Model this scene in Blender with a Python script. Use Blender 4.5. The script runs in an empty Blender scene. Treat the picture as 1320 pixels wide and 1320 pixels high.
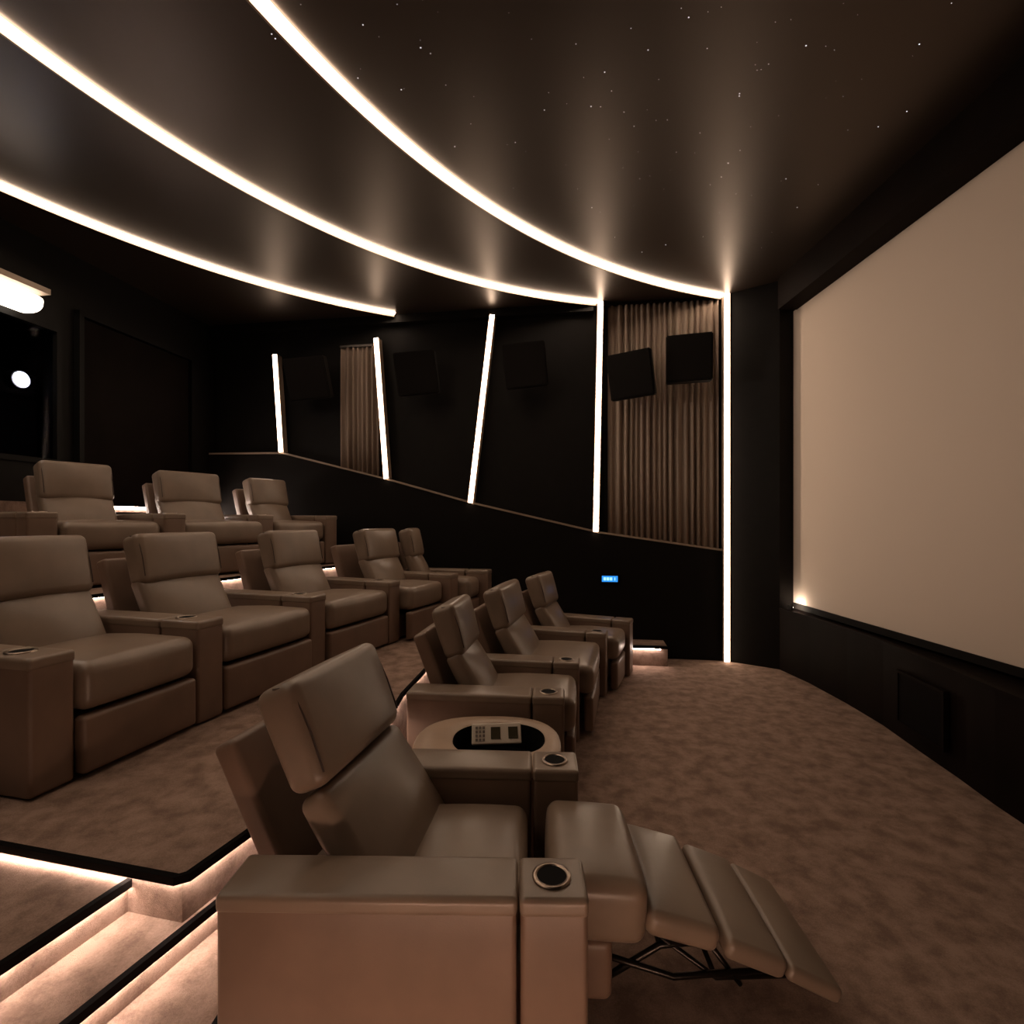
import bpy, bmesh, math, random
import numpy as np
from mathutils import Vector, Matrix
R = math.radians
random.seed(7)
SC = bpy.context.scene
COL = SC.collection

# ---------------------------------------------------------------- camera
EYE = 1.65          # eye height above the front floor
F = 660.0           # focal length in pixels of the 1320 frame
HZ = 672.0          # horizon row
cam_d = bpy.data.cameras.new('camera'); cam = bpy.data.objects.new('camera', cam_d); COL.objects.link(cam)
cam.location = (0, 0, EYE); cam.rotation_euler = (R(90), 0, 0)
cam_d.sensor_width = 36; cam_d.lens = 36 * F / 1320; cam_d.shift_y = 12 / 1320
cam_d.clip_start = .02
SC.camera = cam
# ---------------------------------------------------------------- world, exposure
w = bpy.data.worlds.new('world'); SC.world = w; w.use_nodes = True
w.node_tree.nodes['Background'].inputs[0].default_value = (.9, .75, .62, 1)
w.node_tree.nodes['Background'].inputs[1].default_value = .0
SC.view_settings.view_transform = 'Standard'; SC.view_settings.look = 'None'
SC.view_settings.gamma = 1; SC.view_settings.use_curve_mapping = False
SC.view_settings.exposure = -0.1
SC.cycles.use_denoising = True
SC.cycles.max_bounces = 8; SC.cycles.diffuse_bounces = 5; SC.cycles.glossy_bounces = 4
SC.cycles.sample_clamp_indirect = 6
# light levels
LED_COL = (1.0, .74, .54)
P_ARC = 19.0; P_BAR = 17.0; P_STEP = 56.0; P_LAMP = 6.0; P_FILL = 36.0
SCREEN_W = 300
PROJ = Vector((-4.53, 4.73, 2.96))
def lamp(name, kind, loc, energy, color, **kw):
    d = bpy.data.lights.new(name, kind); d.energy = energy; d.color = color
    for k, v in kw.items(): setattr(d, k, v)
    o = bpy.data.objects.new(name, d); COL.objects.link(o); o.location = loc
    return o
# the projector's beam, thrown on the screen
beam = lamp('projector_beam', 'SPOT', PROJ + Vector((.16, 0, 0)), SCREEN_W, (1, .80, .64), spot_size=R(50), spot_blend=1.0, shadow_soft_size=.04)
beam.rotation_euler = (Vector((3.2, 4.7, 3.0)) - PROJ).to_track_quat('-Z', 'Y').to_euler()

# ---------------------------------------------------------------- materials
def mat(name, col, rough=.6, metal=0, noise=None, bump=None, spec=.5, emit=None):
    m = bpy.data.materials.new(name); m.use_nodes = True
    nt = m.node_tree; b = nt.nodes['Principled BSDF']
    b.inputs['Base Color'].default_value = (*col, 1); b.inputs['Roughness'].default_value = rough
    b.inputs['Metallic'].default_value = metal; b.inputs['Specular IOR Level'].default_value = spec
    tc = nt.nodes.new('ShaderNodeTexCoord')
    if noise:
        sc_, amt, det = noise
        n = nt.nodes.new('ShaderNodeTexNoise'); n.inputs['Scale'].default_value = sc_; n.inputs['Detail'].default_value = det
        nt.links.new(tc.outputs['Object'], n.inputs['Vector'])
        r = nt.nodes.new('ShaderNodeValToRGB')
        r.color_ramp.elements[0].position = .32; r.color_ramp.elements[1].position = .68
        r.color_ramp.elements[0].color = (*[c * (1 - amt) for c in col], 1)
        r.color_ramp.elements[1].color = (*[c * (1 + amt) for c in col], 1)
        nt.links.new(n.outputs['Fac'], r.inputs['Fac']); nt.links.new(r.outputs['Color'], b.inputs['Base Color'])
    if bump:
        sc_, st, dist = bump
        n = nt.nodes.new('ShaderNodeTexNoise'); n.inputs['Scale'].default_value = sc_; n.inputs['Detail'].default_value = 4
        nt.links.new(tc.outputs['Object'], n.inputs['Vector'])
        bp = nt.nodes.new('ShaderNodeBump'); bp.inputs['Strength'].default_value = st; bp.inputs['Distance'].default_value = dist
        nt.links.new(n.outputs['Fac'], bp.inputs['Height']); nt.links.new(bp.outputs['Normal'], b.inputs['Normal'])
    if emit:
        b.inputs['Emission Color'].default_value = (*emit[0], 1); b.inputs['Emission Strength'].default_value = emit[1]
    return m
M = {}
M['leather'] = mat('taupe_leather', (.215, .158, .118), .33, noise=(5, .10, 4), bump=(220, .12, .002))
M['leather_shaded'] = mat('shaded_leather', (.18, .116, .083), .44, noise=(5, .10, 4), bump=(220, .12, .002))  # same leather, with the shade on sides and fronts put into the colour
M['piping'] = mat('dark_piping', (.05, .03, .022), .5)
M['black_cloth'] = mat('black_cloth', (.006, .0048, .0042), .85, spec=.15, bump=(300, .2, .002))
M['black_panel'] = mat('black_panel', (.0055, .0045, .004), .6, spec=.15, noise=(9, .15, 4))
M['black_gloss'] = mat('black_gloss', (.0045, .0038, .0034), .5, spec=.12)
M['brown_black'] = mat('brown_black_wood', (.0065, .004, .0032), .6, noise=(3, .25, 5), spec=.04)
M['ceiling'] = mat('dark_satin_ceiling', (.016, .0105, .008), .38, noise=(2, .1, 3), spec=.72)
M['screen'] = mat('screen_cloth', (.56, .47, .395), .85)
M['curtain'] = mat('taupe_curtain', (.27, .205, .16), .75, bump=(160, .2, .002))
M['metal'] = mat('dark_metal', (.05, .045, .042), .35, 1)
M['chrome'] = mat('brushed_ring', (.34, .27, .22), .3, 1)
M['hole'] = mat('hollow_black', (.004, .0035, .0035), .8, spec=.1)
M['nosing'] = mat('black_nosing', (.004, .003, .0028), .8, spec=.05)
M['white'] = mat('white_plastic', (.62, .54, .45), .4)
M['key'] = mat('grey_key', (.16, .13, .11), .5)
M['olive'] = mat('dark_olive_window', (.05, .04, .02), .3)
M['table'] = mat('cream_table_top', (.40, .29, .21), .4, noise=(6, .06, 3))
M['star'] = mat('star_light', (.1, .1, .1), .5, emit=((.9, .85, .95), 1.8))
M['arc'] = mat('arc_led', (.1, .1, .1), .5, emit=(LED_COL, P_ARC))
M['bar'] = mat('bar_led', (.1, .1, .1), .5, emit=(LED_COL, P_BAR))
M['step_led'] = mat('step_led', (.1, .1, .1), .5, emit=((1, .78, .66), P_STEP))
M['lamp'] = mat('lamp_diffuser', (.6, .6, .6), .4, emit=((1, .86, .70), P_LAMP))
M['lens'] = mat('lens_light', (.1, .1, .1), .5, emit=((.85, .9, 1), 60))
M['lens_warm'] = mat('uplight_led', (.1, .1, .1), .5, emit=((1, .8, .62), 300))
M['blue'] = mat('blue_display', (.0, .02, .05), .4, emit=((.03, .28, .85), 1.3))
M['blue_text'] = mat('pale_blue_digits', (.0, .02, .05), .4, emit=((.35, .75, 1), 1.6))
M['lip'] = mat('cream_channel_lip', (.32, .24, .18), .5)
M['foot'] = mat('added_fill_led', (.1, .1, .1), .5, emit=((1, .62, .43), P_FILL))  # added strip out of view, brightens the side of the nearest recliner
M['glass'] = mat('dark_glass', (.02, .02, .028), .05)
def glass(m):
    nt = m.node_tree; b = nt.nodes['Principled BSDF']
    b.inputs['Transmission Weight'].default_value = 1; b.inputs['IOR'].default_value = 1.05
    b.inputs['Base Color'].default_value = (.45, .45, .55, 1); b.inputs['Roughness'].default_value = .0
glass(M['glass'])
def carpet():
    m = bpy.data.materials.new('mottled_carpet'); m.use_nodes = True; nt = m.node_tree; b = nt.nodes['Principled BSDF']
    b.inputs['Roughness'].default_value = .95; b.inputs['Specular IOR Level'].default_value = .12
    tc = nt.nodes.new('ShaderNodeTexCoord')
    def noise(sc_, det, rough=.6, dist=0):
        n = nt.nodes.new('ShaderNodeTexNoise'); n.inputs['Scale'].default_value = sc_; n.inputs['Detail'].default_value = det
        n.inputs['Roughness'].default_value = rough; n.inputs['Distortion'].default_value = dist
        nt.links.new(tc.outputs['Object'], n.inputs['Vector']); return n
    n1 = noise(8.5, 6, .62, .15); n2 = noise(160, 3)
    mx = nt.nodes.new('ShaderNodeMath'); mx.operation = 'MULTIPLY_ADD'
    mx.inputs[1].default_value = .28; nt.links.new(n2.outputs['Fac'], mx.inputs[0]); 
    ml = nt.nodes.new('ShaderNodeMath'); ml.operation = 'MULTIPLY'; ml.inputs[1].default_value = .72
    nt.links.new(n1.outputs['Fac'], ml.inputs[0]); nt.links.new(ml.outputs[0], mx.inputs[2])
    r = nt.nodes.new('ShaderNodeValToRGB'); e = r.color_ramp.elements
    e[0].position = .40; e[0].color = (.185, .122, .094, 1); e[1].position = .60; e[1].color = (.335, .232, .182, 1)
    nt.links.new(mx.outputs[0], r.inputs['Fac']); nt.links.new(r.outputs['Color'], b.inputs['Base Color'])
    n3 = noise(380, 2); bp = nt.nodes.new('ShaderNodeBump'); bp.inputs['Strength'].default_value = .5; bp.inputs['Distance'].default_value = .006
    nt.links.new(n3.outputs['Fac'], bp.inputs['Height']); nt.links.new(bp.outputs['Normal'], b.inputs['Normal'])
    return m
M['carpet'] = carpet()

M['ceiling'].node_tree.nodes['Principled BSDF'].inputs['Specular Tint'].default_value = (1, .80, .66, 1)  # brown tint puts the warmth of the LED reflections into the ceiling
# ---------------------------------------------------------------- helpers
def obj(name, bm, material, parent=None, smooth=False, local=None):
    me = bpy.data.meshes.new(name)
    bmesh.ops.recalc_face_normals(bm, faces=bm.faces)
    bm.to_mesh(me); bm.free()
    for mm in (material if isinstance(material, (list, tuple)) else [material]): me.materials.append(mm)
    if smooth: me.shade_smooth()
    o = bpy.data.objects.new(name, me); COL.objects.link(o)
    if parent: o.parent = parent
    if local is not None: o.location = local
    return o
def tag(o, label, cat, group=None, kind=None):
    o['label'] = label; o['category'] = cat
    if group: o['group'] = group
    if kind: o['kind'] = kind
    return o
def thing(name, label, cat, loc=(0, 0, 0), rz=0, group=None):
    o = bpy.data.objects.new(name, None); COL.objects.link(o); o.location = loc; o.rotation_euler = (0, 0, rz)
    o.empty_display_size = .1
    return tag(o, label, cat, group)
def struct(name, bm, material, parent=None, smooth=False):
    o = obj(name, bm, material, parent, smooth)
    if parent is None: o['kind'] = 'structure'
    return o
def box(bm, lo, hi, mtx=None):
    vs = [bm.verts.new(Vector((x, y, z))) for x in (lo[0], hi[0]) for y in (lo[1], hi[1]) for z in (lo[2], hi[2])]
    if mtx:
        for v in vs: v.co = mtx @ v.co
    for f in ((0, 1, 3, 2), (4, 6, 7, 5), (0, 4, 5, 1), (2, 3, 7, 6), (0, 2, 6, 4), (1, 5, 7, 3)):
        bm.faces.new([vs[i] for i in f])
    return vs
def prism(bm, pts, z0, z1):
    n = len(pts)
    a = [bm.verts.new((p[0], p[1], z0)) for p in pts]; b = [bm.verts.new((p[0], p[1], z1)) for p in pts]
    bm.faces.new(a); bm.faces.new(b)
    for i in range(n): bm.faces.new((a[i], a[(i + 1) % n], b[(i + 1) % n], b[i]))
def soft(bm, c, size, r, bulge=(0, 0, 0), mtx=None, k=3, m=6, fn=None):
    """rounded, slightly stuffed box centred on c; fn bends it in its own coordinates"""
    h = [s / 2 for s in size]; r = min(r, min(h) * .98)
    ax = []
    for i in range(3):
        inn = h[i] - r
        t = [inn + r * math.tan(math.pi / 4 * j / k) for j in range(1, k + 1)]
        mid = [inn * (-1 + 2 * j / m) for j in range(m + 1)]
        ax.append([-v for v in reversed(t)] + mid + t)
    cache = {}
    def V(p):
        key = tuple(round(x, 6) for x in p)
        if key in cache: return cache[key]
        q = [max(-(h[i] - r), min(h[i] - r, p[i])) for i in range(3)]
        d = Vector([p[i] - q[i] for i in range(3)]); d.normalize()
        s = Vector(q) + d * r
        u = [max(-1, min(1, s[i] / h[i])) for i in range(3)]
        o = Vector(s)
        for i in range(3):
            j, l = (i + 1) % 3, (i + 2) % 3
            o[i] += bulge[i] * u[i] * (1 - u[j] ** 2) * (1 - u[l] ** 2)
        if fn: o = Vector(fn(o))
        o = o + Vector(c)
        if mtx: o = mtx @ o
        cache[key] = bm.verts.new(o); return cache[key]
    for i in range(3):
        j, l = (i + 1) % 3, (i + 2) % 3
        for sgn in (-1, 1):
            for a in range(len(ax[j]) - 1):
                for b in range(len(ax[l]) - 1):
                    q = []
                    for (da, db) in ((0, 0), (1, 0), (1, 1), (0, 1)):
                        p = [0, 0, 0]; p[i] = sgn * h[i]; p[j] = ax[j][a + da]; p[l] = ax[l][b + db]; q.append(V(p))
                    if len(set(q)) == 4:
                        try: bm.faces.new(q)
                        except ValueError: pass
def tube(bm, pts, r, n=8, cap=True):
    pts = [Vector(p) for p in pts]; rings = []
    for i, p in enumerate(pts):
        d = (pts[min(i + 1, len(pts) - 1)] - pts[max(i - 1, 0)]).normalized()
        up = Vector((0, 0, 1)) if abs(d.z) < .95 else Vector((1, 0, 0))
        s = d.cross(up).normalized(); t = s.cross(d)
        rings.append([bm.verts.new(p + (s * math.cos(2 * math.pi * a / n) + t * math.sin(2 * math.pi * a / n)) * r) for a in range(n)])
    for a, b in zip(rings, rings[1:]):
        for i in range(n): bm.faces.new((a[i], a[(i + 1) % n], b[(i + 1) % n], b[i]))
    if cap: bm.faces.new(rings[0]); bm.faces.new(rings[-1])
def ring(bm, c, r0, r1, z0, z1, n=32):
    """washer with height"""
    L = []
    for (r, z) in ((r0, z0), (r0, z1), (r1, z1), (r1, z0)):
        L.append([bm.verts.new((c[0] + r * math.cos(2 * math.pi * i / n), c[1] + r * math.sin(2 * math.pi * i / n), z)) for i in range(n)])
    for k in range(4):
        a, b = L[k], L[(k + 1) % 4]
        for i in range(n): bm.faces.new((a[i], a[(i + 1) % n], b[(i + 1) % n], b[i]))
def B(): return bmesh.new()
def ry(a, c=(0, 0, 0)):   # rotation about y through c
    return Matrix.Translation(c) @ Matrix.Rotation(a, 4, 'Y') @ Matrix.Translation(-Vector(c))
def ribbon(bm, pts, offs, zs):
    """sweep a closed section (offset across the plan path, height) along plan points"""
    P = [Vector((p[0], p[1])) for p in pts]; prev = None
    for i, p in enumerate(P):
        d = (P[min(i + 1, len(P) - 1)] - P[max(i - 1, 0)]).normalized(); nrm = Vector((-d.y, d.x))
        cur = [bm.verts.new((p.x + nrm.x * o, p.y + nrm.y * o, z)) for o, z in zip(offs, zs)]
        if prev:
            for a in range(len(cur)): bm.faces.new((prev[a], prev[(a + 1) % len(cur)], cur[(a + 1) % len(cur)], cur[a]))
        else: bm.faces.new(cur)
        prev = cur
    bm.faces.new(prev)

# ---------------------------------------------------------------- geometry of the room
CEIL = 4.33
P0 = Vector((2.53, 6.05)); U = Vector((-.98957, .14409)); N = Vector((-.14409, -.98957))   # side wall: start, along, into the room
def wall_s(px):
    t = (px - 660) / F
    return (P0.x - t * P0.y) / (-U.x + t * U.y)
def wall_pt(s, d=0): return P0 + U * s + N * d
def wall_z(px, py): return EYE + (HZ - py) / F * wall_pt(wall_s(px)).y
WMAT = Matrix(((U.x, N.x, 0, P0.x), (U.y, N.y, 0, P0.y), (0, 0, 1, 0), (0, 0, 0, 1)))      # (s, d, z) -> world
S_END = wall_s(270)
Q0 = wall_pt(S_END)                                # far corner of the back wall
V = Vector((-.1426, -.98978)); NV = Vector((.98978, -.1426))     # back wall: along (towards the camera side), into the room
BMAT = Matrix(((V.x, NV.x, 0, Q0.x), (V.y, NV.y, 0, Q0.y), (0, 0, 1, 0), (0, 0, 0, 1)))
def back_s(px):
    t = (px - 660) / F
    return (t * Q0.y - Q0.x) / (V.x - t * V.y)
def back_z(px, py): return EYE + (HZ - py) / F * (Q0 + V * back_s(px)).y
Z2, ZA, ZB, ZC, Z3 = .475, .43, .316, .21, 1.12

# floor
bm = B(); prism(bm, [(-6.5, -1.7), (3.6, -1.7), (3.6, 8.3), (-6.5, 8.3)], -.12, 0); struct('floor', bm, M['carpet'])
# ceiling
bm = B(); prism(bm, [(-6.5, -1.7), (3.9, -1.7), (3.9, 8.3), (-6.5, 8.3)], CEIL, CEIL + .12); ceil = struct('ceiling', bm, M['ceiling'])
bm = B()
# side wall, upper (set back behind the lower wainscot)
bm = B(); box(bm, (-.02, -.25, 0), (S_END + .3, -.10, CEIL), WMAT); struct('wall_side', bm, M['black_panel'])
# lower wainscot with a sloping top
knots = [(936, 711), (770, 687), (607, 649), (500, 619), (364, 585)]
prof = [(wall_s(a), wall_z(a, b)) for a, b in knots]; prof[0] = (0.0, prof[0][1]); prof.append((S_END, prof[-1][1] + .01))
def slab_profile(bm, prof, z0, d0, d1):
    fr, bk = [], []
    for d, L in ((d1, fr), (d0, bk)):
        for s, z in prof: L.append((bm.verts.new(WMAT @ Vector((s, d, z0 if z0 is not None else 0))), bm.verts.new(WMAT @ Vector((s, d, z)))))
    for i in range(len(prof) - 1):
        for L in (fr, bk): bm.faces.new((L[i][0], L[i + 1][0], L[i + 1][1], L[i][1]))
        bm.faces.new((fr[i][1], fr[i + 1][1], bk[i + 1][1], bk[i][1]))
        bm.faces.new((fr[i][0], fr[i + 1][0], bk[i + 1][0], bk[i][0]))
    for i in (0, -1): bm.faces.new((fr[i][0], fr[i][1], bk[i][1], bk[i][0]))
bm = B(); slab_profile(bm, prof, 0, -.10, .0); struct('wall_side_lower', bm, M['black_cloth'])
bm = B()
def strip_profile(bm, prof, h, d0, d1):
    rows = []
    for s, z in prof:
        rows.append([bm.verts.new(WMAT @ Vector((s, d, z + dz))) for d, dz in ((d0, 0), (d0, h), (d1, h), (d1, 0))])
    for a, b in zip(rows, rows[1:]):
        for i in range(4): bm.faces.new((a[i], a[(i + 1) % 4], b[(i + 1) % 4], b[i]))
    bm.faces.new(rows[0]); bm.faces.new(rows[-1])
strip_profile(bm, prof, .022, -.10, .012); struct('trim_1', bm, M['lip'])
# back wall with the booth opening
sA, sB = back_s(78), back_s(78) + 1.7
zb0, zb1 = 2.2, back_z(40, 410)
BL = 9.0
bm = B()
box(bm, (-.3, -.2, 0), (sA, 0, CEIL), BMAT); box(bm, (sB, -.2, 0), (BL, 0, CEIL), BMAT)
box(bm, (sA, -.2, 0), (sB, 0, zb0), BMAT); box(bm, (sA, -.2, zb1), (sB, 0, CEIL), BMAT)
struct('wall_back', bm, M['black_panel'])
bm = B(); box(bm, (sA - .1, -1.2, zb0 - .1), (sB + .1, -1.1, zb1 + .1), BMAT)
box(bm, (sA - .1, -1.1, zb0 - .1), (sA, -.2, zb1 + .1), BMAT); box(bm, (sB, -1.1, zb0 - .1), (sB + .1, -.2, zb1 + .1), BMAT)
box(bm, (sA, -1.1, zb0 - .1), (sB, -.2, zb0), BMAT); box(bm, (sA, -1.1, zb1), (sB, -.2, zb1 + .1), BMAT)
struct('wall_booth', bm, M['black_cloth'])
bm = B()
for a, b in (((sA, -.06, zb0), (sA + .05, .02, zb1)), ((sB - .05, -.06, zb0), (sB, .02, zb1)), ((sA + .05, -.06, zb0), (sB - .05, .02, zb0 + .05)), ((sA + .05, -.06, zb1 - .05), (sB - .05, .02, zb1))):
    box(bm, a, b, BMAT)
win = struct('window_1', bm, M['black_gloss'])
bm = B(); box(bm, (sA + .05, -.04, zb0 + .05), (sB - .05, -.03, zb1 - .05), BMAT); obj('window_pane', bm, M['glass'], win)
# near side wall behind the camera and short wall on the left
bm = B(); box(bm, (-6.5, -1.15, 0), (3.6, -1.0, CEIL)); struct('wall_near', bm, M['black_panel'])
# front wall: base under the screen following a soft curve, corner pier, back plane
front = [(2.98, 5.70), (3.03, 5.21), (3.03, 4.63), (3.0, 4.14), (2.92, 3.65), (2.87, 3.3), (2.81, 2.98), (2.79, 2.81), (2.71, 2.2), (2.6, 1.2), (2.5, 0), (2.4, -1.7)]
bm = B(); prism(bm, front + [(3.3, -1.7), (3.3, 5.9)], 0, .66); struct('wall_front_base', bm, M['brown_black'])
bm = B(); ribbon(bm, front, (-.012, .03, .03, -.012), (.66, .66, .685, .685)); struct('trim_2', bm, M['brown_black'])
bm = B(); prism(bm, [(P0.x, P0.y), (2.98, 5.70), (3.3, 5.76), (3.3, 6.4), (2.53, 6.3)], 0, CEIL); struct('wall_corner', bm, M['black_panel'])
bm = B(); box(bm, (3.3, -1.7, 0), (3.45, 6.4, CEIL)); struct('wall_front', bm, M['black_cloth'])
bm = B(); box(bm, (2.94, -1.7, 3.99), (3.3, 5.66, CEIL)); struct('trim_3', bm, M['brown_black'])
# ---------------------------------------------------------------- platforms and steps
front2 = [(-1.095, 1.70), (-1.02, 1.924), (-.86, 2.42), (-.715, 2.88), (-.755, 3.12), (-.76, 3.5), (-.70, 4.1), (-.50, 4.75), (-.28, 5.35), (-.05, 5.9), (.10, 6.39)]
side2 = [(-1.095, 1.70), (-4.95, 2.59)]
bm = B(); prism(bm, front2 + [(-4.2, 7.1), (-5.0, 2.6)], 0, Z2); struct('floor_middle_tier', bm, M['carpet'])
edgeA = [(-1.313, 1.75), (-1.418, 1.418), (-1.62, .78), (-2.4, -1.7)]
bm = B(); prism(bm, edgeA + [(-6, -1.7), (-6, 2.83), (-4.95, 2.585)], 0, ZA); struct('floor_aisle_upper_step', bm, M['carpet'])
edgeB = [(-.665, 2.86), (-.80, 2.42), (-1.0, 1.924), (-1.08, 1.70), (-1.20, 1.359), (-1.44, .68), (-2.1, -1.7)]
bm = B(); prism(bm, edgeB + [(-2.4, -1.7), (-1.62, .78), (-1.418, 1.418), (-1.313, 1.75), (-1.095, 1.70), (-1.02, 1.924), (-.86, 2.42), (-.72, 2.86)], 0, ZB); struct('floor_aisle_middle_step', bm, M['carpet'])
edgeC = [(-.70, 2.62), (-.80, 2.30), (-.845, 2.0), (-.86, 1.4), (-1.0, .7), (-1.7, -1.7)]
bm = B(); prism(bm, edgeC + [(-2.1, -1.7), (-1.44, .68), (-1.20, 1.359), (-1.08, 1.70), (-1.0, 1.924), (-.80, 2.42), (-.74, 2.62)], 0, ZC); struct('floor_aisle_lower_step', bm, M['carpet'])
front3 = [(-3.62, 2.29), (-3.25, 3.1), (-3.02, 3.75), (-2.86, 4.3), (-2.60, 5.1), (-2.22, 5.95), (-1.9, 6.69)]
bm = B(); prism(bm, front3 + [(-4.15, 7.02), (-5.0, 2.61)], Z2, Z3); struct('floor_rear_tier', bm, M['carpet'])
bm = B(); box(bm, (.02, 0, Z3), (3.9, .10, 1.74), BMAT); box(bm, (.02, 0, 1.74), (3.9, .06, 1.83), BMAT); struct('floor_rear_ledge', bm, M['carpet'])
# small step at the far side wall in front of the front row
bm = B(); box(bm, (.72, .0, 0), (1.9, .34, .22), WMAT); struct('floor_side_step', bm, M['carpet'])

def nosing(name, pts, z, label, side=1, h=.026, out=.020, led=True, led_w=.014, riser=None):
    """dark nosing lip along an edge with a light strip tucked under it. side=+1: the open side is left of the path"""
    s = side
    bm = B(); ribbon(bm, pts, (-.002 * s, out * s, out * s, -.002 * s), (z - h, z - h, z + .002, z + .002))
    t = obj(name, bm, M['nosing']); tag(t, label, 'step edge')
    if led:
        bm = B(); ribbon(bm, pts, ((out - .004 - led_w) * s, (out - .004) * s, (out - .004) * s, (out - .004 - led_w) * s), (z - h - .0012, z - h - .0012, z - h - .0004, z - h - .0004))
        obj('light_strip', bm, M['step_led'], t)
    return t
nosing('step_nosing', [(-4.75, 2.544), (-3, 2.14), (-1.11, 1.704), (-1.09, 1.715)] + front2[1:-1] + [(.09, 6.33)], Z2, 'black lit edge of the middle tier, running behind the front row of recliners', side=-1)
nosing('step_nosing', edgeA, ZA, 'black lit edge of the uppermost aisle step at lower left', side=1)
nosing('step_nosing', list(reversed(edgeB)), ZB, 'black lit edge of the second aisle step beside the extended recliner', side=-1)
nosing('step_nosing', list(reversed(edgeC)), ZC, 'lit edge of the lowest aisle step next to the extended recliner', side=-1, h=.014, out=.016)
nosing('step_nosing', front3[:-1] + [(-1.95, 6.57)], Z3, 'lit step edge of the rear tier behind the middle row', side=-1)
def bnose(s0, s1, d, z, label):
    bm = B(); box(bm, (s0, d - .03, z - .02), (s1, d + .02, z + .004), BMAT)
    t = tag(obj('step_nosing', bm, M['nosing']), label, 'step edge')
    bm = B(); box(bm, (s0, d + .001, z - .052), (s1, d + .012, z - .022), BMAT); obj('light_strip', bm, M['step_led'], t)
SL = back_s(105)
bnose(.05, SL, .06, 1.835, 'upper lit edge of the ledge behind the rear row')
bnose(.05, SL, .10, 1.745, 'lower lit edge of the ledge behind the rear row')
bm = B(); box(bm, (.72, .30, .20), (1.9, .36, .225), WMAT); t = tag(obj('step_nosing', bm, M['nosing']), 'short dark step edge at the foot of the far side wall', 'step edge')
bm = B(); box(bm, (.80, .342, .192), (1.45, .357, .1985), WMAT); obj('light_strip', bm, M['step_led'], t)

bm = B(); box(bm, (-.78, -1.0, 0), (.9, .42, .22)); struct('floor_added_near_step', bm, M['carpet'])  # unseen step, added to hold the strip that lights the nearest recliner
bm = B(); box(bm, (-.78, .38, .20), (.9, .445, .225)); t = tag(obj('step_nosing', bm, M['nosing']), 'unseen step edge added below the viewpoint to carry a fill light strip', 'step edge')
bm = B(); box(bm, (-.72, .421, .145), (.62, .432, .198)); obj('light_strip', bm, M['foot'], t)
# ---------------------------------------------------------------- ceiling light arcs
def ceil_pt(px, py):
    Y = F * (CEIL - EYE) / (HZ - py); return ((px - 660) / F * Y, Y)
def fit(pts):
    A = np.array([(2 * x, 2 * y, 1) for x, y in pts]); b = np.array([x * x + y * y for x, y in pts])
    s = np.linalg.lstsq(A, b, rcond=None)[0]; return s[0], s[1], math.sqrt(s[2] + s[0] ** 2 + s[1] ** 2)
arcs = [
 ([(331, 0), (387, 50), (439, 100), (532, 189), (625, 259), (717, 313), (795, 346), (872, 369), (934, 379)], 'front ceiling light arc reaching the corner by the screen'),
 ([(0, 32), (85, 85), (170, 146), (255, 199), (339, 250), (424, 293), (509, 329), (560, 346), (640, 367), (700, 379), (770, 388)], 'middle ceiling light arc, between the other two'),
 ([(0, 236), (85, 273), (170, 308), (255, 337), (339, 362), (424, 386), (509, 403)], 'rear ceiling light arc, the one ending short of the side wall'),
]
for pxs, lab in arcs:
    pts = [ceil_pt(*p) for p in pxs]; cx, cy, r = fit(pts)
    a0 = math.atan2(pts[-1][1] - cy, pts[-1][0] - cx); a1 = math.atan2(pts[0][1] - cy, pts[0][0] - cx)
    da = (a1 - a0 + math.pi) % (2 * math.pi) - math.pi
    n = 60; ext = 1.0
    path = []
    # walk on past the frame until the near wall
    for i in range(400):
        a = a0 + da * i / n
        p = (cx + r * math.cos(a), cy + r * math.sin(a))
        if p[1] < -1.6 or p[0] < -6.0: break
        path.append(p)
        if abs(da * i / n) > 2.2: break
    t = thing('ceiling_light_arc', lab + ', warm white strip', 'ceiling light', (path[0][0], path[0][1], CEIL), 0, 'curved ceiling light strips')
    loc = [(p[0] - path[0][0], p[1] - path[0][1]) for p in path]
    mid = path[len(path) // 2]
    # path runs away from the far wall towards the camera; +offset = left of path
    bm = B(); ribbon(bm, loc, (-.03, .03, .03, -.03), (-.018, -.018, -.004, -.004)); obj('light_strip', bm, M['arc'], t)
    sgn = -1
    bm = B(); ribbon(bm, loc, (.036 * sgn, .05 * sgn, .05 * sgn, .036 * sgn), (-.04, -.04, 0, 0)); obj('channel_lip', bm, M['lip'], t)
# stars
bm = B()
random.seed(11)
for i in range(230):
    px, py = random.uniform(340, 1300), random.uniform(-120, 340)
    if py > 360: continue
    X, Y = ceil_pt(px, py)
    lim = 150 + (px - 440) * .62
    if py > lim * .95 - 30: continue
    if X > 2.6 or (px > 1000 and py > 330 - (px - 1000) * .9): continue
    s = random.choice((.0012, .0016, .002, .0026, .004))
    c = Vector((X, Y, CEIL - .001))
    vs = [bm.verts.new(c + Vector((s * math.cos(a), s * math.sin(a), 0))) for a in (0, 1.05, 2.09, 3.14, 4.19, 5.24)]
    bm.faces.new(vs)
st = obj('star_lights', bm, M['star'], ceil)

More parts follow.
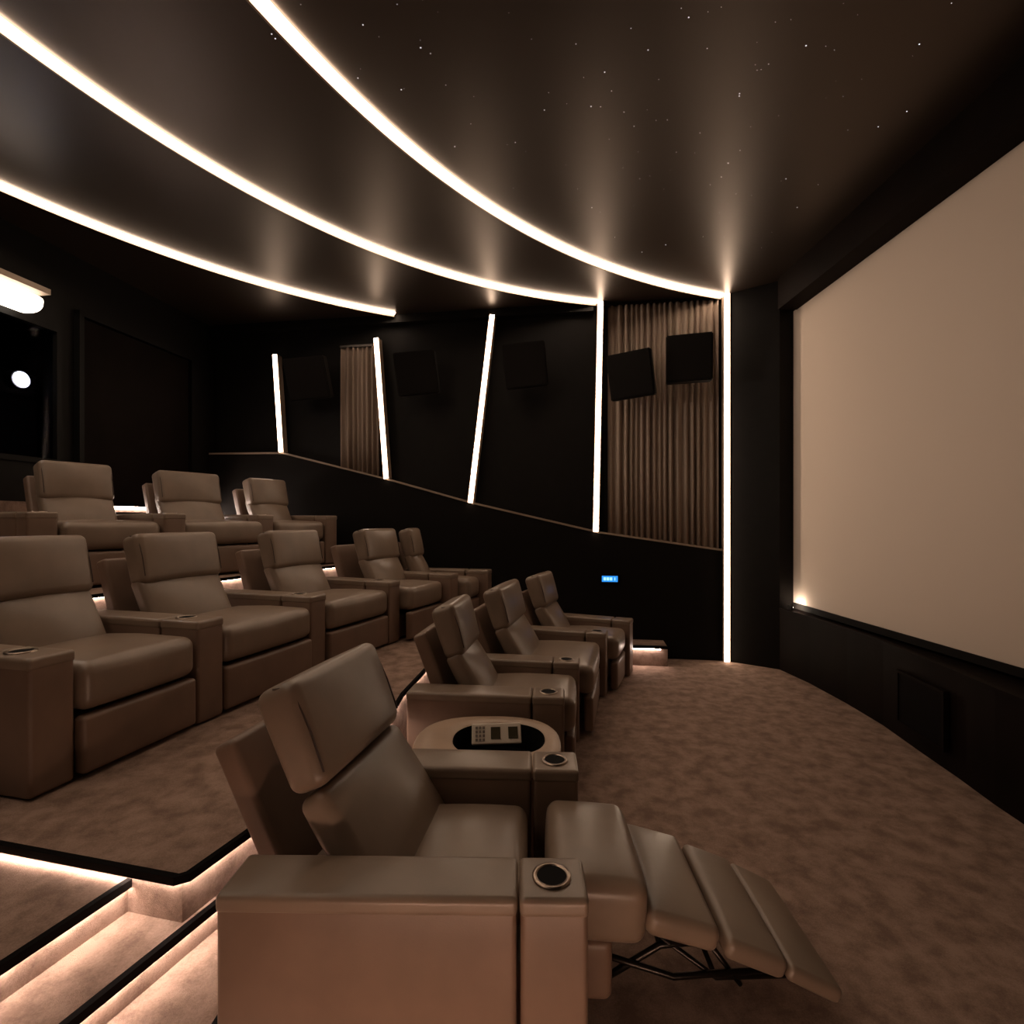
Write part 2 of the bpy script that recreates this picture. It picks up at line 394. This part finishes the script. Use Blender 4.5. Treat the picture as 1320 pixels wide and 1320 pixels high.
# ---------------------------------------------------------------- wall light bars
def bar(px0, py0, px1, py1, label, top=None, bottom=None, d=.012, wd=.029):
    """light bar lying on the wall between two picture points (top, bottom)"""
    a = Vector((wall_s(px0), wall_z(px0, py0))); b = Vector((wall_s(px1), wall_z(px1, py1)))
    if top is not None: a.y = top
    if bottom is not None: b.y = bottom
    base = wall_pt(b.x, d)
    t = thing('wall_light_bar', label, 'wall light', (base.x, base.y, b.y), 0, 'light bars on the side wall')
    ax = (a - b); L = ax.length; ax.normalize(); px = Vector((ax.y, -ax.x))
    def q(bm, w0, w1, d0, d1):
        vs = []
        for (l, wdt) in ((0, w0), (0, w1), (L, w1), (L, w0)):
            p = ax * l + px * wdt
            for dd in (d0, d1):
                o = U * p.x + N * dd
                vs.append(bm.verts.new((o.x, o.y, p.y)))
        for f in ((0, 2, 4, 6), (1, 3, 5, 7), (0, 1, 3, 2), (2, 3, 5, 4), (4, 5, 7, 6), (6, 7, 1, 0)): bm.faces.new([vs[i] for i in f])
    bm = B(); q(bm, -wd, wd, .012, .026); obj('light_strip', bm, M['bar'], t)
    bm = B(); q(bm, -wd - .01, -wd, -.08, .02); q(bm, wd, wd + .01, -.08, .02); q(bm, -wd, wd, -.08, .010); obj('housing', bm, M['lip'], t)
    return t
bar(356, 458, 364, 583, 'farthest, leftmost light bar leaning on the black wall')
bar(486, 437, 499, 617, 'slanted light bar at the right edge of the narrow curtain')
bar(635, 407, 607, 648, 'light bar leaning the other way, in the middle of the black wall')
bar(774, 388, 768, 685, 'upright light bar at the left edge of the wide curtain', top=CEIL - .005)
bar(936, 380, 936, 852, 'tall light bar from floor to ceiling beside the screen', top=CEIL - .005, bottom=.003, d=.02)

# ---------------------------------------------------------------- curtains
def curtain(px0, px1, label, z_top, zfun, pitch=.072):
    s0, s1 = wall_s(px1), wall_s(px0)
    o0 = wall_pt(s0, -.05)
    t = thing('pleated_curtain', label, 'curtain', (o0.x, o0.y, zfun(s0)), 0)
    n = int((s1 - s0) / pitch * 10); bm = B(); rows = []
    zz = [0, .3, .6, .9, .97, 1]
    for i in range(n + 1):
        u = i / n; s = s0 + (s1 - s0) * u
        ph = 2 * math.pi * (s - s0) / pitch + 1.4 * math.sin(s * 7.1) + .9 * math.sin(s * 17.7)
        col = []
        for k, v in enumerate(zz):
            amp = (.026 + .010 * math.sin(s * 23)) * (1 if v < .95 else .75)
            d = -.055 + amp * math.sin(ph + .35 * math.sin(v * 4 + s * 3)) 
            z = zfun(s) + .02 + (z_top - zfun(s) - .02) * v
            p = wall_pt(s, d) - o0
            col.append(bm.verts.new((p.x, p.y, z - zfun(s0))))
        rows.append(col)
    for a, b in zip(rows, rows[1:]):
        for k in range(len(zz) - 1): bm.faces.new((a[k], b[k], b[k + 1], a[k + 1]))
    c = obj('drape', bm, M['curtain'], t, smooth=True)
    sm = c.modifiers.new('solid', 'SOLIDIFY'); sm.thickness = .003
    bm = B(); box(bm, (s0, -.08, z_top), (s1, -.03, z_top + .03), WMAT)
    for v in bm.verts: v.co -= Vector((o0.x, o0.y, zfun(s0)))
    obj('curtain_rail', bm, M['metal'], t)
def trim_z(s):
    for (a, za), (b, zb) in zip(prof, prof[1:]):
        if a <= s <= b: return za + (zb - za) * (s - a) / (b - a)
    return prof[-1][1]
curtain(784, 927, 'wide taupe pleated curtain between the two tallest light bars', CEIL - .035, trim_z)
curtain(437, 487, 'narrow taupe pleated curtain strip at the rear of the side wall', wall_z(460, 446), trim_z)
# black frieze above the rear panels
bm = B(); box(bm, (wall_s(765), -.10, CEIL - .10), (S_END, .004, CEIL), WMAT); struct('trim_4', bm, M['black_panel'])
# ---------------------------------------------------------------- speakers
def speaker(px, py, label, yaw, pitch, roll=0, wdt=.50, hgt=.52, dep=.22, off=.26):
    s = wall_s(px); p = wall_pt(s, off); sc_ = p.y / wall_pt(s).y
    z = EYE + (HZ - py) / F * p.y
    # keep the picture column
    t_ = (px - 660) / F; p.x = t_ * p.y
    t = thing('wall_speaker', label, 'speaker', (p.x, p.y, z), 0, 'black wall speakers')
    base = math.atan2(N.y, N.x)
    Rm = Matrix.Rotation(base + yaw, 4, 'Z') @ Matrix.Rotation(pitch, 4, 'Y') @ Matrix.Rotation(roll, 4, 'X')
    bm = B(); box(bm, (-dep / 2, -wdt / 2, -hgt / 2), (dep / 2, wdt / 2, hgt / 2), Rm)
    bmesh.ops.bevel(bm, geom=bm.edges[:], offset=.012, segments=2, affect='EDGES'); obj('cabinet', bm, M['black_panel'], t)
    bm = B(); box(bm, (dep / 2 + .001, -wdt / 2 + .02, -hgt / 2 + .02), (dep / 2 + .014, wdt / 2 - .02, hgt / 2 - .02), Rm); obj('grille', bm, M['black_cloth'], t)
    bm = B()
    q = Vector((wall_pt(s, -.1).x - p.x, wall_pt(s, -.1).y - p.y, 0))
    tube(bm, [Rm @ Vector((-dep / 2 + .02, 0, 0)), q], .02); obj('wall_bracket', bm, M['metal'], t)
speaker(888, 463, 'black speaker nearest the screen, upper right on the wide curtain', R(-8), R(7), 0)
speaker(814, 484, 'black speaker on the left half of the wide curtain, tilted', R(-12), R(12), R(5))
speaker(677, 472, 'black speaker between the opposite-leaning bar and the curtain', R(8), R(12), R(6))
speaker(538, 482, 'black speaker right of the narrow curtain strip', R(10), R(12), R(6))
speaker(398, 488, 'black speaker beside the leftmost light bar', R(16), R(14), R(8))

# ---------------------------------------------------------------- screen
t = thing('projection_screen', 'large plain beige projection screen on the front wall', 'screen', (3.17, 2.0, .745))
bm = B(); box(bm, (-.02, -3.65, 0), (0, 3.74, 4.0 - .745)); obj('screen_surface', bm, M['screen'], t)
bm = B()
for a, b in (((-.03, 3.74, -.06), (.10, 3.86, 3.30)), ((-.03, -3.7, -.06), (.10, 3.74, 0)), ((-.03, -3.7, 3.255), (.10, 3.74, 3.30))): box(bm, a, b)
obj('screen_frame', bm, M['black_cloth'], t)
# low speaker grille in the front base
def front_face(y):
    for a, b in zip(front, front[1:]):
        if b[1] <= y <= a[1]:
            k = (a[1] - y) / (a[1] - b[1]); return a[0] + (b[0] - a[0]) * k, math.atan2(b[1] - a[1], b[0] - a[0])
fx, fa = front_face(3.62)
t = thing('floor_speaker', 'black rectangular grille set low in the wall under the screen', 'speaker', (fx - .012, 3.62, .13), fa)
bm = B(); box(bm, (-.26, -.03, 0), (-.24, .0, .40)); box(bm, (.24, -.03, 0), (.26, .0, .40)); box(bm, (-.24, -.03, .38), (.24, .0, .40)); box(bm, (-.24, -.03, 0), (.24, .0, .02))
obj('frame', bm, M['brown_black'], t)
bm = B(); box(bm, (-.24, -.022, .02), (.24, -.012, .38)); obj('grille', bm, M['nosing'], t)
bm = B(); box(bm, (-.02, -.05, 0), (.0, .03, .045)); t = tag(obj('uplight', bm, M['black_gloss'], None, local=(3.05, 5.60, .685)), 'tiny uplight on the ledge at the lower left corner of the screen', 'uplight')
bm = B(); box(bm, (.0005, -.045, .020), (.003, .025, .042)); obj('light_disc', bm, M['lens_warm'], t)
# ---------------------------------------------------------------- blue keypad
s = wall_s(786); p = wall_pt(s, 0.0); z = wall_z(786, 746)
ang = math.atan2(U.y, U.x) + math.pi
t = thing('wall_display', 'small glowing blue display on the black side wall', 'display', (p.x, p.y, z), ang)
bm = B(); box(bm, (-.12, -.018, -.055), (.12, -.001, .055)); obj('housing', bm, M['black_gloss'], t)
bm = B(); box(bm, (-.095, -.022, -.036), (.095, -.018, .036)); obj('display', bm, M['blue'], t)
for (x0, x1) in ((-.075, -.045), (-.038, -.008), (-.001, .029), (.055, .065)):
    bm = B(); box(bm, (x0, -.025, -.018), (x1, -.022, .018)); obj('lit_digit', bm, M['blue_text'], t)
# ---------------------------------------------------------------- back wall items
def bpx(px0, px1): return back_s(px1), back_s(px0)
a, b = bpx(95, 245); zt = back_z(170, 430)
t = thing('acoustic_panel', 'tall dark brown framed panel on the rear wall', 'wall panel', (*(Q0 + V * a), 0))
off = Vector((*(Q0 + V * a), 0))
def bobj(name, boxes, m, parent, off):
    bm = B()
    for lo, hi in boxes: box(bm, lo, hi, BMAT)
    for v in bm.verts: v.co -= off
    return obj(name, bm, m, parent)
zt = 3.78
bobj('panel_face', [((a + .06, .002, 1.84), (b - .06, .03, zt - .06))], M['brown_black'], t, off)
bobj('panel_frame', [((a, .002, 1.84), (a + .05, .07, zt)), ((b - .05, .002, 1.84), (b, .07, zt)), ((a, .002, zt - .05), (b, .07, zt))], M['black_gloss'], t, off)
# long frosted lamp above the booth window
sL = back_s(66) + .30; L = 1.6
c0 = Q0 + V * sL + NV * .16
t = thing('wall_lamp', 'frosted half-round glowing lamp high on the rear wall above the booth window', 'lamp', (c0.x, c0.y, 3.66), math.atan2(V.y, V.x))
bm = B(); soft(bm, (L / 2 - .05, 0, -.02), (L, .26, .25), .11, fn=lambda p: (p.x, p.y, p.z * (1 if p.z < 0 else .3))); obj('diffuser', bm, M['lamp'], t, True)
bm = B(); box(bm, (-.03, -.15, .036), (L, .16, .085)); obj('housing', bm, M['lip'], t)
bm = B(); box(bm, (.3, -.155, .0), (.36, .0, .05)); obj('mount', bm, M['metal'], t)
# projector in the booth
pj = thing('projector', 'projector behind the booth window with its bright white lens', 'projector', (PROJ.x - .246 * math.cos(R(8)), PROJ.y + .246 * math.sin(R(8)), PROJ.z - .14), R(-8))
bm = B(); soft(bm, (-.1, 0, .12), (.5, .46, .24), .04); obj('body', bm, M['black_gloss'], pj, True)
bm = B(); tube(bm, [(.14, 0, .14), (.24, 0, .14)], .085, 24); obj('lens_barrel', bm, M['metal'], pj)
bm = B(); tube(bm, [(.241, 0, .14), (.246, 0, .14)], .072, 24); obj('lens', bm, M['lens'], pj)
bm = B(); box(bm, (-.3, -.25, -.66), (.1, .25, 0)); obj('stand', bm, M['black_cloth'], pj)

# ---------------------------------------------------------------- recliners
AW = .19      # arm width
def cup_holder(parent, x, y, z, r=.044):
    bm = B(); ring(bm, (x, y), r, r + .013, z - .01, z + .006, 36); h = obj('cup_holder', bm, M['chrome'], parent, True)
    bm = B(); ring(bm, (x, y), r - .004, r, z - .07, z + .002, 36)
    vs = [bm.verts.new((x + r * math.cos(i * math.pi / 12), y + r * math.sin(i * math.pi / 12), z + .0035)) for i in range(24)]; bm.faces.new(vs)  # black disc closes the cup, standing in for its shaded hollow
    obj('cup_dark_disc', bm, M['hole'], h)
def arm(t, y, rot, length, h, x0=0.0, cup=True, fr=.10):
    """one armrest: a long padded body and a separate front block with the cup holder; x0 = its front"""
    m = Matrix.Translation((x0 - .1, y, 0)) @ Matrix.Rotation(rot, 4, 'Z') @ Matrix.Translation((.1, 0, 0))
    bl = .095 + fr
    length = length + .0
    def crown(p): return (p.x, p.y, p.z - (.012 * math.cos(p.x * 3.4) if p.z > .1 else 0))
    Lb = length - bl - .008
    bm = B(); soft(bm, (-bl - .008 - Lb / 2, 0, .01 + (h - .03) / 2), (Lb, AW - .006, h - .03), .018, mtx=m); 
    a = obj('armrest', bm, M['leather_shaded'], t, True)
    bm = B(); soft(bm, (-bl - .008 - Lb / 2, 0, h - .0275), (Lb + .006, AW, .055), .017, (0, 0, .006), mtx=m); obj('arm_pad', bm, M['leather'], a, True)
    bm = B(); soft(bm, (-bl / 2, 0, .01 + (h - .03) / 2), (bl - .006, AW - .006, h - .03), .018, mtx=m); c = obj('arm_front_block', bm, M['leather_shaded'], t, True)
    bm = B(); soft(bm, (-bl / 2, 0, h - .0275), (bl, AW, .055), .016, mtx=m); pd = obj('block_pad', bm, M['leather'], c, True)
    if cup:
        p = m @ Vector((-fr, 0, 0)); cup_holder(c, p.x, p.y, h)
def recliner(nodes, z, label, group, length=.97, h=.60, lean=15, extended=False, near_arm=True, far_arm=True, cups=(True, True), backw=.86, head=1.10, fr=.10, bx0=0.0, twist=0, by0=0.0, xt=-.752, low=11):
    """nodes: plan position and facing turn (deg) of the cup on the near and the far arm"""
    (xa, ya, pa), (xb, yb, pb) = nodes
    a, b = Vector((xa, ya)), Vector((xb, yb)); mid = (a + b) / 2
    row = (b - a); D = row.length
    ph = R((pa + pb) / 2)
    fc = Vector((math.cos(ph), -math.sin(ph)))
    org = mid + fc * fr
    t = thing('recliner', label, 'recliner', (org.x, org.y, z), -ph, group)
    la = Vector((fc.x, fc.y)); ly = Vector((-fc.y, fc.x))
    def loc(p): d = p - org; return d.dot(la), d.dot(ly)
    ax, ay = loc(a); bx, by = loc(b)
    if near_arm: arm(t, ay, -(R(pa) - ph), length, h, ax + fr, cups[0], fr)
    if far_arm: arm(t, by, -(R(pb) - ph), length, h, bx + fr, cups[1], fr)
    iw = D - AW - .012          # inner width
    wb = iw * backw
    # base
    bm = B(); soft(bm, (-length / 2 - .06, 0, .13), (length - .16, iw - .02, .22), .02); obj('base', bm, M['leather_shaded'], t, True)
    def puff(p): return (p.x, p.y, p.z + .012 * math.cos(p.y / iw * 3.1))
    if extended:
        bm = B()
        soft(bm, (-.405, 0, .405), (.42, iw - .03, .15), .05, (0, 0, .03))
        for k in range(3): pass
        obj('seat', bm, M['leather'], t, True)
        for k in range(3):
            pass
        bm = B(); soft(bm, (-.055 + .09, 0, .40), (.31, iw - .03, .20), .045, (.01, 0, .02), mtx=ry(R(3), (0, 0, .4))); obj('seat_front', bm, M['leather'], t, True)
        bm = B(); soft(bm, (.02, 0, .21), (.12, iw - .05, .20), .03); obj('front_panel', bm, M['leather_shaded'], t, True)
        fr = thing_part = bpy.data.objects.new('footrest', None); COL.objects.link(fr); fr.parent = t; fr.empty_display_size = .05
        for (cx_, cz_, ln, an, th) in ((.300, .345, .235, 14, .08), (.528, .266, .20, 20, .065), (.708, .193, .18, 25, .05)):
            bm = B(); soft(bm, (0, 0, 0), (ln, iw - .03, th), th * .36, (0, 0, .012), mtx=Matrix.Translation((cx_, 0, cz_)) @ Matrix.Rotation(R(an), 4, 'Y')); obj('footrest_pad', bm, M['leather'], fr, True)
        bm = B()
        for sy in (-1, 1):
            y = sy * (iw / 2 - .08)
            tube(bm, [(.02, y, .12), (.24, y, .26), (.40, y, .28)], .011)
            tube(bm, [(.04, y + .015 * sy, .24), (.28, y + .015 * sy, .17), (.56, y + .015 * sy, .20)], .010)
            tube(bm, [(.24, y, .29), (.42, y, .16), (.66, y, .175)], .009)
            tube(bm, [(.40, y, .27), (.50, y, .14)], .009)
        tube(bm, [(.24, -(iw / 2 - .08), .26), (.24, iw / 2 - .08, .26)], .010)
        tube(bm, [(.42, -(iw / 2 - .08), .16), (.42, iw / 2 - .08, .16)], .009)
        obj('linkage', bm, M['metal'], t, True)
    else:
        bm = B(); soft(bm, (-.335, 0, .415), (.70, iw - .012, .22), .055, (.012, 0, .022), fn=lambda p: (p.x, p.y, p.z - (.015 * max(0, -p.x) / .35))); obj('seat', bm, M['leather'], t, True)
        bm = B(); soft(bm, (-.02, 0, .155), (.07, iw - .012, .265), .022, (.006, 0, 0)); obj('footrest', bm, M['leather_shaded'], t, True)
    # back: reclined lower cushion, and a thicker head cushion standing proud of it
    tw = Matrix.Translation((-.75, by0, 0)) @ Matrix.Rotation(R(twist), 4, 'Z') @ Matrix.Translation((.75, 0, 0))
    fz = .40; hz = head - .325; hx = xt + bx0 + .325 * math.tan(R(lean))
    fx = hx - .048 + (hz - fz) * math.tan(R(lean + low))
    ml = tw @ ry(-R(lean + low), (fx, 0, fz))
    bm = B(); soft(bm, (fx - .055, 0, fz + .225), (.11, wb * .99, .48), .035, (.05, 0, .0), mtx=ml); obj('backrest', bm, M['leather'], t, True)
    mh = tw @ ry(-R(lean), (hx, 0, hz))
    hh = .325 / math.cos(R(lean))
    def roll(p):   # fuller towards the top, undercut at the bottom lip
        return (p.x + (.012 * math.sin(max(-1, min(1, p.z / (hh / 2))) * 1.2) if p.x > 0 else 0), p.y, p.z)
    bm = B(); soft(bm, (hx - .075, 0, hz + hh / 2), (.155, wb, hh), .042, (.022, 0, .004), mtx=mh, fn=roll); hd = obj('headrest', bm, M['leather'], t, True)
    for sy in (-1, 1):
        y = sy * (wb / 2 - .016)
        bm = B(); tube(bm, [mh @ Vector((hx - .010, y, hz + .045)), mh @ Vector((hx + .001, y, hz + hh * .5)), mh @ Vector((hx - .003, y, hz + hh - .05)), mh @ Vector((hx - .03, y, hz + hh - .016)), mh @ Vector((hx - .07, y, hz + hh - .006))], .0035, 6)
        obj('piping', bm, M['piping'], hd)
    # shell behind the back
    zs = .93
    sw = min(iw - .006, wb + .05); sx = bx0 * .5 - (length - .97) + (.06 if extended else .09) ; ms = tw @ ry(-R(lean + 2), (-.95 + sx, 0, .40))
    bm = B(); soft(bm, (-.92 + sx, 0, .40 + .26), (.09, sw, .54), .022, mtx=ms); obj('back_shell', bm, M['leather_shaded'], t, True)
    bm = B(); soft(bm, (-.90 + sx, 0, .24), (.08, iw - .006, .42), .02); obj('back_panel', bm, M['leather_shaded'], t, True)
    return t
G1, G2, G3 = 'front row of leather recliners', 'middle row of leather recliners', 'rear row of leather recliners'
recliner([(.117, 1.513, 1), (.187, 2.25, 3)], 0, 'nearest taupe leather recliner, reclined with its footrest extended', G1, length=1.05, lean=25, low=9, xt=-.885, extended=True, backw=1.13, head=1.13, bx0=-.045, twist=-9, by0=.02)
n = [(.224, 3.15, 6), (.413, 3.893, 9), (.81, 4.90, 17), (1.19, 5.52, 24)]
L1 = ['front-row recliner just beyond the cream side table', 'front-row recliner third from the camera, between its two cup holders', 'front-row recliner farthest from the camera, by the side wall']
for i in range(3): recliner([n[i], n[i + 1]], 0, L1[i], G1, lean=19, xt=-.822, near_arm=(i == 0), cups=(True, i < 2), backw=(.96, .84, .98)[i], head=1.11, bx0=(.03, .06, .02)[i])
n = [(-2.165, 2.26, 13), (-1.947, 3.06, 15), (-1.68, 4.04, 18), (-1.30, 5.0, 22), (-.80, 5.70, 20), (-.44, 6.13, 12)]
L2 = ['middle-row recliner cut by the left edge of the picture', 'middle-row recliner second from the left, behind the extended recliner', 'middle-row recliner third from the left', 'middle-row recliner fourth from the left', 'middle-row recliner tucked against the side wall, mostly hidden']
for i in range(5): recliner([n[i], n[i + 1]], Z2, L2[i], G2, lean=16,  near_arm=(i == 0), cups=(True, i < 3), fr=.185, backw=(.86, .78, .75, .92, .8)[i], length=1.03, bx0=(0, -.03, .02, .11, 0)[i], by0=(0, -.04, 0, .08, 0)[i])
n = [(-3.57, 3.85, 29), (-3.09, 4.62, 30), (-2.75, 5.60, 30), (-2.32, 6.38, 26)]
L3 = ['rear-row recliner nearest the booth window, leftmost at the back', 'rear-row recliner in the middle of the three', 'rear-row recliner next to the dark side wall']
for i in range(3): recliner([n[i], n[i + 1]], Z3, L3[i], G3, length=.92, lean=16, xt=-.765, near_arm=(i == 0), cups=(True, i < 2), bx0=(.07, .09, .12)[i], by0=(0, .02, .04)[i], backw=.75, head=1.055)

# ---------------------------------------------------------------- side table with recess and handset
t = thing('side_table', 'cream rounded side table with a dark recess, between two front-row recliners', 'table', (-.13, 2.70, 0))
def ell(rx, ry_, cx=0, cy=0, n=48, e=2.6):
    out = []
    for i in range(n):
        a = 2 * math.pi * i / n; c, s = math.cos(a), math.sin(a)
        out.append((cx + rx * abs(c) ** (2 / e) * (1 if c > 0 else -1), cy + ry_ * abs(s) ** (2 / e) * (1 if s > 0 else -1)))
    return out
TZ = .50
bm = B(); loops = []
for pts, z in ((ell(.375, .325), .0), (ell(.375, .325), TZ - .06)):
    loops.append([bm.verts.new((p[0], p[1], z)) for p in pts])
for i in range(48): bm.faces.new((loops[0][i], loops[0][(i + 1) % 48], loops[1][(i + 1) % 48], loops[1][i]))
obj('body', bm, M['leather_shaded'], t, True)
bm = B(); loops = []
ins = lambda k: ell(.245 - k, .21 - k, .06, .03, e=2.3)
for pts, z in ((ell(.375, .325), TZ - .06), (ell(.385, .332), TZ - .05), (ell(.385, .332), TZ - .012), (ell(.372, .32), TZ), (ins(-.01), TZ), (ins(0), TZ - .008)):
    loops.append([bm.verts.new((p[0], p[1], z)) for p in pts])
for a, b in zip(loops, loops[1:]):
    for i in range(48): bm.faces.new((a[i], a[(i + 1) % 48], b[(i + 1) % 48], b[i]))
obj('table_top', bm, M['table'], t, True)
bm = B(); lo = [bm.verts.new((p[0], p[1], TZ - .139)) for p in ins(.01)]; hi = [bm.verts.new((p[0], p[1], TZ - .008)) for p in ins(0)]; bm.faces.new(lo)
for i in range(48): bm.faces.new((lo[i], lo[(i + 1) % 48], hi[(i + 1) % 48], hi[i]))
obj('recess_tray', bm, M['hole'], t)
# handset
t = thing('control_handset', 'white control handset with keypad and two dark squares, resting in the table recess', 'remote control', (-.085, 2.80, TZ - .012), R(4))
HR = Matrix.Rotation(R(52), 4, 'X')
bm = B(); soft(bm, (0, 0, 0), (.27, .11, .022), .008, mtx=HR); obj('case', bm, M['white'], t, True)
for x in (-.005, .09):
    bm = B(); box(bm, (x - .026, -.03, .0115), (x + .026, .032, .0145), HR); obj('dark_square', bm, M['olive'], t)
for r_ in range(4):
    for c_ in range(3):
        bm = B(); x, y = -.108 + c_ * .019, -.033 + r_ * .021
        box(bm, (x - .0065, y - .007, .0115), (x + .0065, y + .007, .0145), HR); obj('key', bm, M['key'], t)
